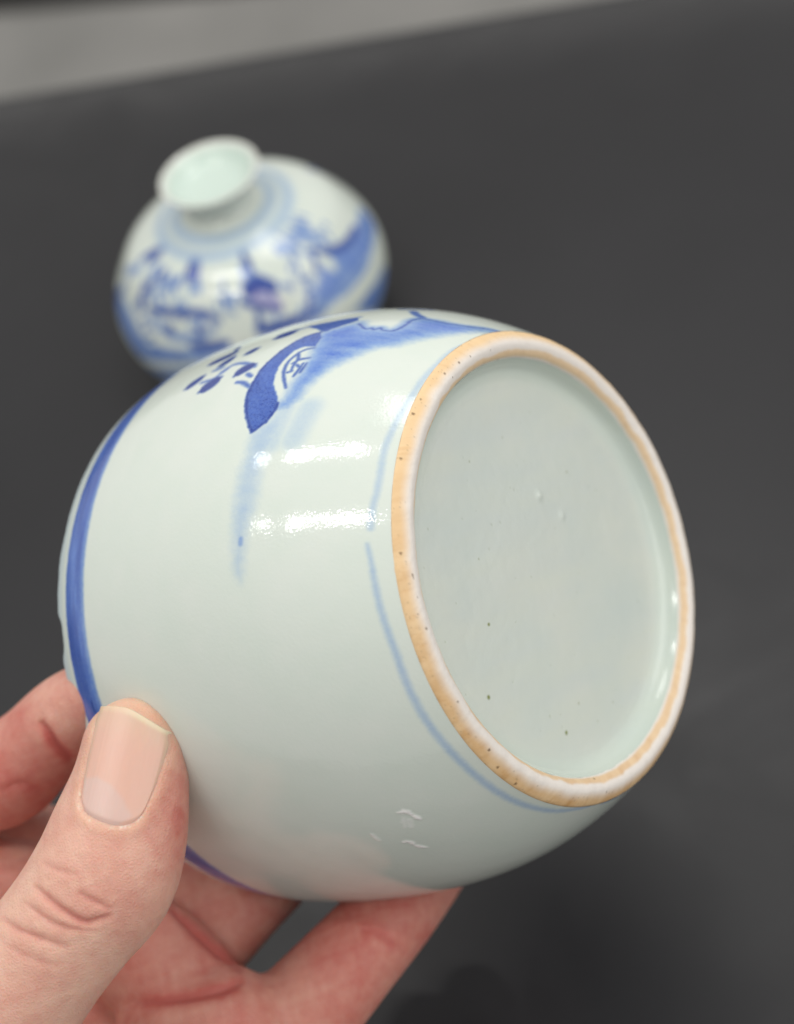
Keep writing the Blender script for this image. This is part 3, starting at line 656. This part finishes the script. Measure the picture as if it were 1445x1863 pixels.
def build_hand():
    h = 0.85
    allp = np.vstack(list(CH.values()))
    lo = (allp[:, :3] - allp[:, 3:4]).min(0) - 4; hi = (allp[:, :3] + allp[:, 3:4]).max(0) + 4
    B = 12
    nb = np.ceil((hi - lo)/(h*B)).astype(int); n = nb*B + 1
    F = np.full(n, 60.0, np.float32)
    bc = np.stack(np.meshgrid(*[np.arange(k) for k in nb], indexing='ij'), -1).reshape(-1, 3)
    cen = lo + (bc + .5)*B*h; br = B*h*.5*math.sqrt(3)
    dc = hand_sdf(cen)
    g = np.stack(np.meshgrid(*[np.arange(B + 1)]*3, indexing='ij'), -1).reshape(-1, 3)
    for b, c, d in zip(bc, cen, dc):
        i0 = b*B
        if d > br*1.25 + 4: continue
        if d < -br*1.4 - 4:
            F[i0[0]:i0[0]+B+1, i0[1]:i0[1]+B+1, i0[2]:i0[2]+B+1] = -20; continue
        P = lo + (g + i0)*h
        F[i0[0]:i0[0]+B+1, i0[1]:i0[1]+B+1, i0[2]:i0[2]+B+1] = hand_sdf(P, c, br).reshape(B+1, B+1, B+1)
    ins = F < 0
    cnt = sum(ins[i:n[0]-1+i, j:n[1]-1+j, k:n[2]-1+k].astype(np.int8) for i in (0, 1) for j in (0, 1) for k in (0, 1))
    act = np.argwhere((cnt > 0) & (cnt < 8))
    idx = np.full(n - 1, -1, np.int64); idx[tuple(act.T)] = np.arange(len(act))
    corners = [(i, j, k) for i in (0, 1) for j in (0, 1) for k in (0, 1)]
    val = {c: F[tuple((act + c).T)] for c in corners}
    acc = np.zeros((len(act), 3)); num = np.zeros(len(act))
    for c in corners:
        for ax in range(3):
            if c[ax]: continue
            e = list(c); e[ax] = 1; e = tuple(e); a, b = val[c], val[e]
            m = (a < 0) != (b < 0); t = np.where(m, a/np.where(m, a - b, 1), 0)
            p = np.tile(np.array(c, float), (len(act), 1)); p[:, ax] = t
            acc[m] += p[m]; num[m] += 1
    V = lo + (act + acc/num[:, None])*h
    quads = []
    for ax in range(3):
        o1, o2 = (ax + 1) % 3, (ax + 2) % 3
        sl0 = [slice(1, -1)]*3; sl1 = [slice(1, -1)]*3; sl0[ax] = slice(0, -1); sl1[ax] = slice(1, None)
        A_, B_ = ins[tuple(sl0)], ins[tuple(sl1)]
        e = np.argwhere(A_ != B_); flip = A_[tuple(e.T)]
        off = np.array([1, 1, 1]); off[ax] = 0; e = e + off
        d1 = np.zeros(3, int); d1[o1] = 1; d2 = np.zeros(3, int); d2[o2] = 1
        q = np.stack([idx[tuple((e - d1 - d2).T)], idx[tuple((e - d2).T)], idx[tuple(e.T)], idx[tuple((e - d1).T)]], -1)
        q[~flip] = q[~flip][:, ::-1]; quads.append(q)
    Q = np.vstack(quads); Q = Q[(Q >= 0).all(1)]
    def relax(V, Q, it, lam=.5, mu=-.52):
        E = np.unique(np.sort(np.vstack([Q[:, [0, 1]], Q[:, [1, 2]], Q[:, [2, 3]], Q[:, [3, 0]]]), 1), axis=0)
        deg = np.bincount(E.ravel(), minlength=len(V))[:, None]
        for k in range(it):
            for f in (lam, mu):
                S = np.stack([np.bincount(E[:, 0], V[E[:, 1], c], len(V)) + np.bincount(E[:, 1], V[E[:, 0], c], len(V)) for c in range(3)], -1)
                V = V + f*(S/np.maximum(deg, 1) - V)
        return V
    V = relax(V, Q, 6)
    def subdivide(V, Q):
        E4 = np.stack([Q, np.roll(Q, -1, 1)], -1); Es = np.sort(E4, -1).reshape(-1, 2)
        E, inv = np.unique(Es, axis=0, return_inverse=True); inv = inv.reshape(-1, 4)
        n0, n1 = len(V), len(V) + len(E); fc = n1 + np.arange(len(Q))
        V2 = np.vstack([V, V[E].mean(1), V[Q].mean(1)])
        return V2, np.vstack([np.stack([Q[:, k], n0 + inv[:, k], fc, n0 + inv[:, k - 1]], -1) for k in range(4)])
    V, Q = subdivide(V, Q)
    V = relax(V, Q, 4)
    me2 = make_mesh('hand', V*MM, Q)
    nv = len(me2.vertices)
    co = np.empty(nv*3, np.float32); me2.vertices.foreach_get('co', co); co = co.reshape(-1, 3).astype(float)/MM
    no = np.empty(nv*3, np.float32); me2.vertices.foreach_get('normal', no); no = no.reshape(-1, 3).astype(float)
    # ---- nail bed
    nb_, nt, nl, nr = [np.array(x) for x in (NAIL_BOTTOM, NAIL_TOP, NAIL_LEFT, NAIL_RIGHT)]
    O = (nb_.mean(0) + nt.mean(0))/2
    Yn = nt.mean(0) - nb_.mean(0); Yn /= np.linalg.norm(Yn)
    Nn = np.array(THUMB_N, float); Nn -= Yn*(Nn@Yn); Nn /= np.linalg.norm(Nn); Xn = np.cross(Yn, Nn)
    cp = np.array(CAM_LOC)
    def to_plane(p):     # traced outline carried onto the tangent plane of the nail
        d = p - cp; t = ((O - cp)@Nn)/(d@Nn); q = cp + d*t[:, None] - O
        return np.stack([q@Xn, q@Yn], -1)
    # first find the surface height below the nail centre
    loc = co - O; lx, ly, lz = loc@Xn, loc@Yn, loc@Nn
    top = (no@Nn > .3) & (np.abs(lx) < 12) & (np.abs(ly) < 16) & (np.abs(lz) < 12)
    cm = top & (np.hypot(lx, ly) < 2)
    O = O + Nn*lz[cm].mean()
    loc = co - O; lx, ly, lz = loc@Xn, loc@Yn, loc@Nn
    bot2, top2, lef2, rig2 = [to_plane(x) for x in (nb_, nt, nl, nr)]
    poly = np.vstack([np.array(catmull(bot2, 5)), np.array(catmull(rig2, 5))[1:], np.array(catmull(top2, 5))[::-1][1:], np.array(catmull(lef2, 5))[::-1][1:-1]])
    fitm = top & (np.abs(lx) < 6.5) & (ly > bot2[:, 1].min()) & (ly < top2[:, 1].min() - 3)
    Am = lambda x, y: np.stack([np.ones_like(x), x, y, x*x, y*y, x*y], -1)
    cf = np.linalg.lstsq(Am(lx[fitm], ly[fitm]), lz[fitm], rcond=None)[0]
    Hq = lambda x, y: Am(x, y)@cf
    near = np.where((no@Nn > -.2) & (np.abs(lx) < 13) & (np.abs(ly) < 17) & (lz > -9) & (lz < 5))[0]
    PP = Painter(lx[near], ly[near]); sd = PP.sdf([tuple(p) for p in poly], np.arange(len(near)))
    inside = smooth(-.35, .45, sd)
    tipw = smooth(top2[:, 1].max() - 1.5, top2[:, 1].min() - 3.5, ly[near])   # no fold beyond the free edge
    tgt = Hq(lx[near], ly[near]) - .45
    dz = inside*np.minimum(tgt - lz[near], .2)
    fold = .2*np.exp(-((sd + 1.0)/1.1)**2)*tipw
    co[near] += Nn*(dz)[:, None] + no[near]*fold[:, None]
    # ---- creases
    red = np.zeros(nv)
    for pts, wd, dp in CREASES:
        pts = np.array(pts); pp = np.array(catmull([tuple(p) for p in pts], 6))
        m = np.where((np.linalg.norm(co - pp.mean(0), axis=1) < 30) & (no@FW < .3) & (np.abs(np.linalg.norm(co - cp, axis=1) - np.linalg.norm(pp.mean(0) - cp)) < 12))[0]
        # crease runs where the surface lies under the traced line
        D = np.full(len(m), 1e9); tt = np.zeros(len(m))
        q = co[m] - cp; q = q/np.linalg.norm(q, axis=1)[:, None]; L = len(pp) - 1
        pd = pp - cp; dist0 = np.linalg.norm(pd, axis=1).mean(); pd = pd/np.linalg.norm(pd, axis=1)[:, None]
        for i in range(L):
            ab = pd[i+1] - pd[i]; t = np.clip((q - pd[i])@ab/(ab@ab + 1e-12), 0, 1)
            d = np.linalg.norm(q - pd[i] - t[:, None]*ab, axis=1)*dist0
            k = d < D; D = np.where(k, d, D); tt = np.where(k, (i + t)/L, tt)
        fade = np.sqrt(np.clip(4*tt*(1 - tt), 0, 1))
        prof = dp*(np.exp(-(D/(wd*.48))**2) - .25*np.exp(-((D - wd*1.5)/(wd*.9))**2))*fade
        co[m] -= no[m]*prof[:, None]*.8
        red[m] = np.maximum(red[m], (dp/.8)*fade*np.exp(-(D/(wd*.9))**2))
    me2.vertices.foreach_set('co', (co*MM).astype(np.float32).ravel()); me2.update()
    # ---- colour of the skin
    tri = lambda f, sd: .5 + 1.6*((fbm(co[:, 0]*f + 90, co[:, 1]*f + 90, sd) + fbm(co[:, 1]*f + 190, co[:, 2]*f + 90, sd + 7) + fbm(co[:, 2]*f + 90, co[:, 0]*f + 290, sd + 13))/3 - .5)
    n1 = tri(.17, 5); n2 = tri(.75, 6)
    dth = chain_sdf(co.astype(np.float32), CH['thumb'].astype(np.float32), FLAT_N['thumb'])
    thumb = 1 - smooth(1.0, 5.0, dth)
    pale = np.array((.84, .55, .43)); rosy = np.array((.62, .23, .185))
    k = .27 + .5*(1 - thumb) + .6*(n1 - .46) + .45*(n2 - .5) + .55*np.clip(red, 0, 1)  # fingers away from the thumb painted redder for their shade and bounced light
    for c, r_, a in RED_SPOTS:
        k = k + a*np.exp(-(np.linalg.norm(co - np.array(c), axis=1)/r_)**2)
    k = np.clip(k, 0, 1.25)[:, None]
    cc = pale*(1 - k) + rosy*k
    yel = np.zeros(nv); yel[near] = np.exp(-((sd + .6)/1.3)**2)*(.7 - .35*tipw)
    cc = cc*(1 - .45*yel[:, None]) + np.array((.76, .50, .29))*.45*yel[:, None]
    dry = np.zeros(nv); dry[near] = np.exp(-((sd + .1)/.3)**2)*smooth(.5, .75, fbm(lx[near]*2.2 + 40, ly[near]*2.2 + 40, 8))*smooth(-4, -8, ly[near])
    cc = cc*(1 - .8*dry[:, None]) + np.array((.88, .76, .66))*.8*dry[:, None]
    if me2.attributes.get('paint'): me2.attributes.remove(me2.attributes['paint'])
    set_color(me2, cc)
    me2.polygons.foreach_set('use_smooth', np.ones(len(me2.polygons), bool))
    me2.materials.clear()
    hand = link('hand', me2, SKIN)
    tag(hand, 'hand gripping the tilted jar, thumb with short nail on its side, fingers curled beneath', 'hand')
    # ---- nail plate
    ns, nt_ = 41, 61
    S, Tt = np.meshgrid(np.linspace(0, 1, ns), np.linspace(0, 1, nt_), indexing='ij')
    cur = lambda p, t: np.stack([np.interp(t, np.linspace(0, 1, len(p)), p[:, c]) for c in (0, 1)], -1)
    cb, ct, cl, cr = [np.array(catmull(x, 8)) for x in (bot2, top2, lef2, rig2)]
    Bc, Tc, Lc, Rc = cur(cb, S), cur(ct, S), cur(cl, Tt), cur(cr, Tt)
    s_, t_ = S[..., None], Tt[..., None]
    G = (1 - t_)*Bc + t_*Tc + (1 - s_)*Lc + s_*Rc - ((1 - s_)*(1 - t_)*bot2[0] + s_*(1 - t_)*bot2[-1] + (1 - s_)*t_*top2[0] + s_*t_*top2[-1])
    gx, gy = G[..., 0], G[..., 1]
    hz = Hq(gx.ravel(), gy.ravel()).reshape(gx.shape)
    edge = np.minimum(np.minimum(S, 1 - S)*12, np.minimum(Tt*16, 9))
    hz = hz + .06 - .42*(1 - smooth(0, .9, edge)) + .02*(fbm(gx*2.2 + 50, gy*.15 + 50, 3) - .5)
    hz = hz - .55*smooth(.7, 1, Tt)*np.abs(2*S - 1)**4
    up = O + gx[..., None]*Xn + gy[..., None]*Yn + hz[..., None]*Nn
    dn = up - Nn*.45
    Vn = np.vstack([up.reshape(-1, 3), dn.reshape(-1, 3)]); N0 = ns*nt_
    i, j = np.meshgrid(np.arange(ns - 1), np.arange(nt_ - 1), indexing='ij')
    q = np.stack([i*nt_ + j, (i + 1)*nt_ + j, (i + 1)*nt_ + j + 1, i*nt_ + j + 1], -1).reshape(-1, 4)
    ring = [(a, 0) for a in range(ns)] + [(ns - 1, b) for b in range(1, nt_)] + [(a, nt_ - 1) for a in range(ns - 2, -1, -1)] + [(0, b) for b in range(nt_ - 2, 0, -1)]
    rid = np.array([a*nt_ + b for a, b in ring]); rn = np.roll(rid, -1)
    side = np.stack([rid, rid + N0, rn + N0, rn], -1)
    Fn = np.vstack([q, q[:, ::-1] + N0, side])
    lun = to_plane(np.array(LUNULA)); PL = Painter(gx.ravel(), gy.ravel())
    ls = smooth(-.3, .5, PL.sdf([tuple(p) for p in lun], np.arange(gx.size)))
    pink = np.array((.77, .45, .36)); lu = np.array((.72, .50, .45)); fe = np.array((.80, .60, .42)); fe2 = np.array((.85, .68, .50))
    tv = Tt.ravel(); sv = S.ravel(); ed = ((1 - tv)*20)
    cn = pink + 0*ls[:, None]
    cn = cn*(1 - .75*ls[:, None]) + lu*.75*ls[:, None]
    a = (smooth(.55, 1, tv)*.55)[:, None]; cn = cn*(1 - a) + np.array((.74, .52, .38))*a
    a = (smooth(1.9, .9, ed + 1.2*(sv < .3)*0)*.85*(.55 + .45*smooth(.3, .6, sv)))[:, None]; cn = cn*(1 - a) + fe*a
    a = (smooth(1.25, .6, ed)*.7*(.2 + .8*smooth(.3, .55, sv)))[:, None]; cn = cn*(1 - a) + fe2*a
    a = (smooth(.1, .0, np.minimum(sv, 1 - sv))*.35)[:, None]; cn = cn*(1 - a) + np.array((.76, .56, .36))*a
    cn = cn*(1 + .04*(fbm(gx.ravel()*1.5 + 30, gy.ravel()*.4 + 30, 4) - .5)[:, None])
    nm = make_mesh('thumbnail', Vn*MM, Fn[:, ::-1] if np.cross(Xn, Yn)@Nn < 0 else Fn, np.vstack([cn, cn]))
    at = nm.attributes.new('across', 'FLOAT', 'POINT'); at.data.foreach_set('value', np.tile((gx + 50).ravel(), 2).astype(np.float32))
    link('thumbnail', nm, NAIL, hand)
    print('hand', nv, 'verts; nail frame', Xn, Yn, Nn, O)
build_hand()
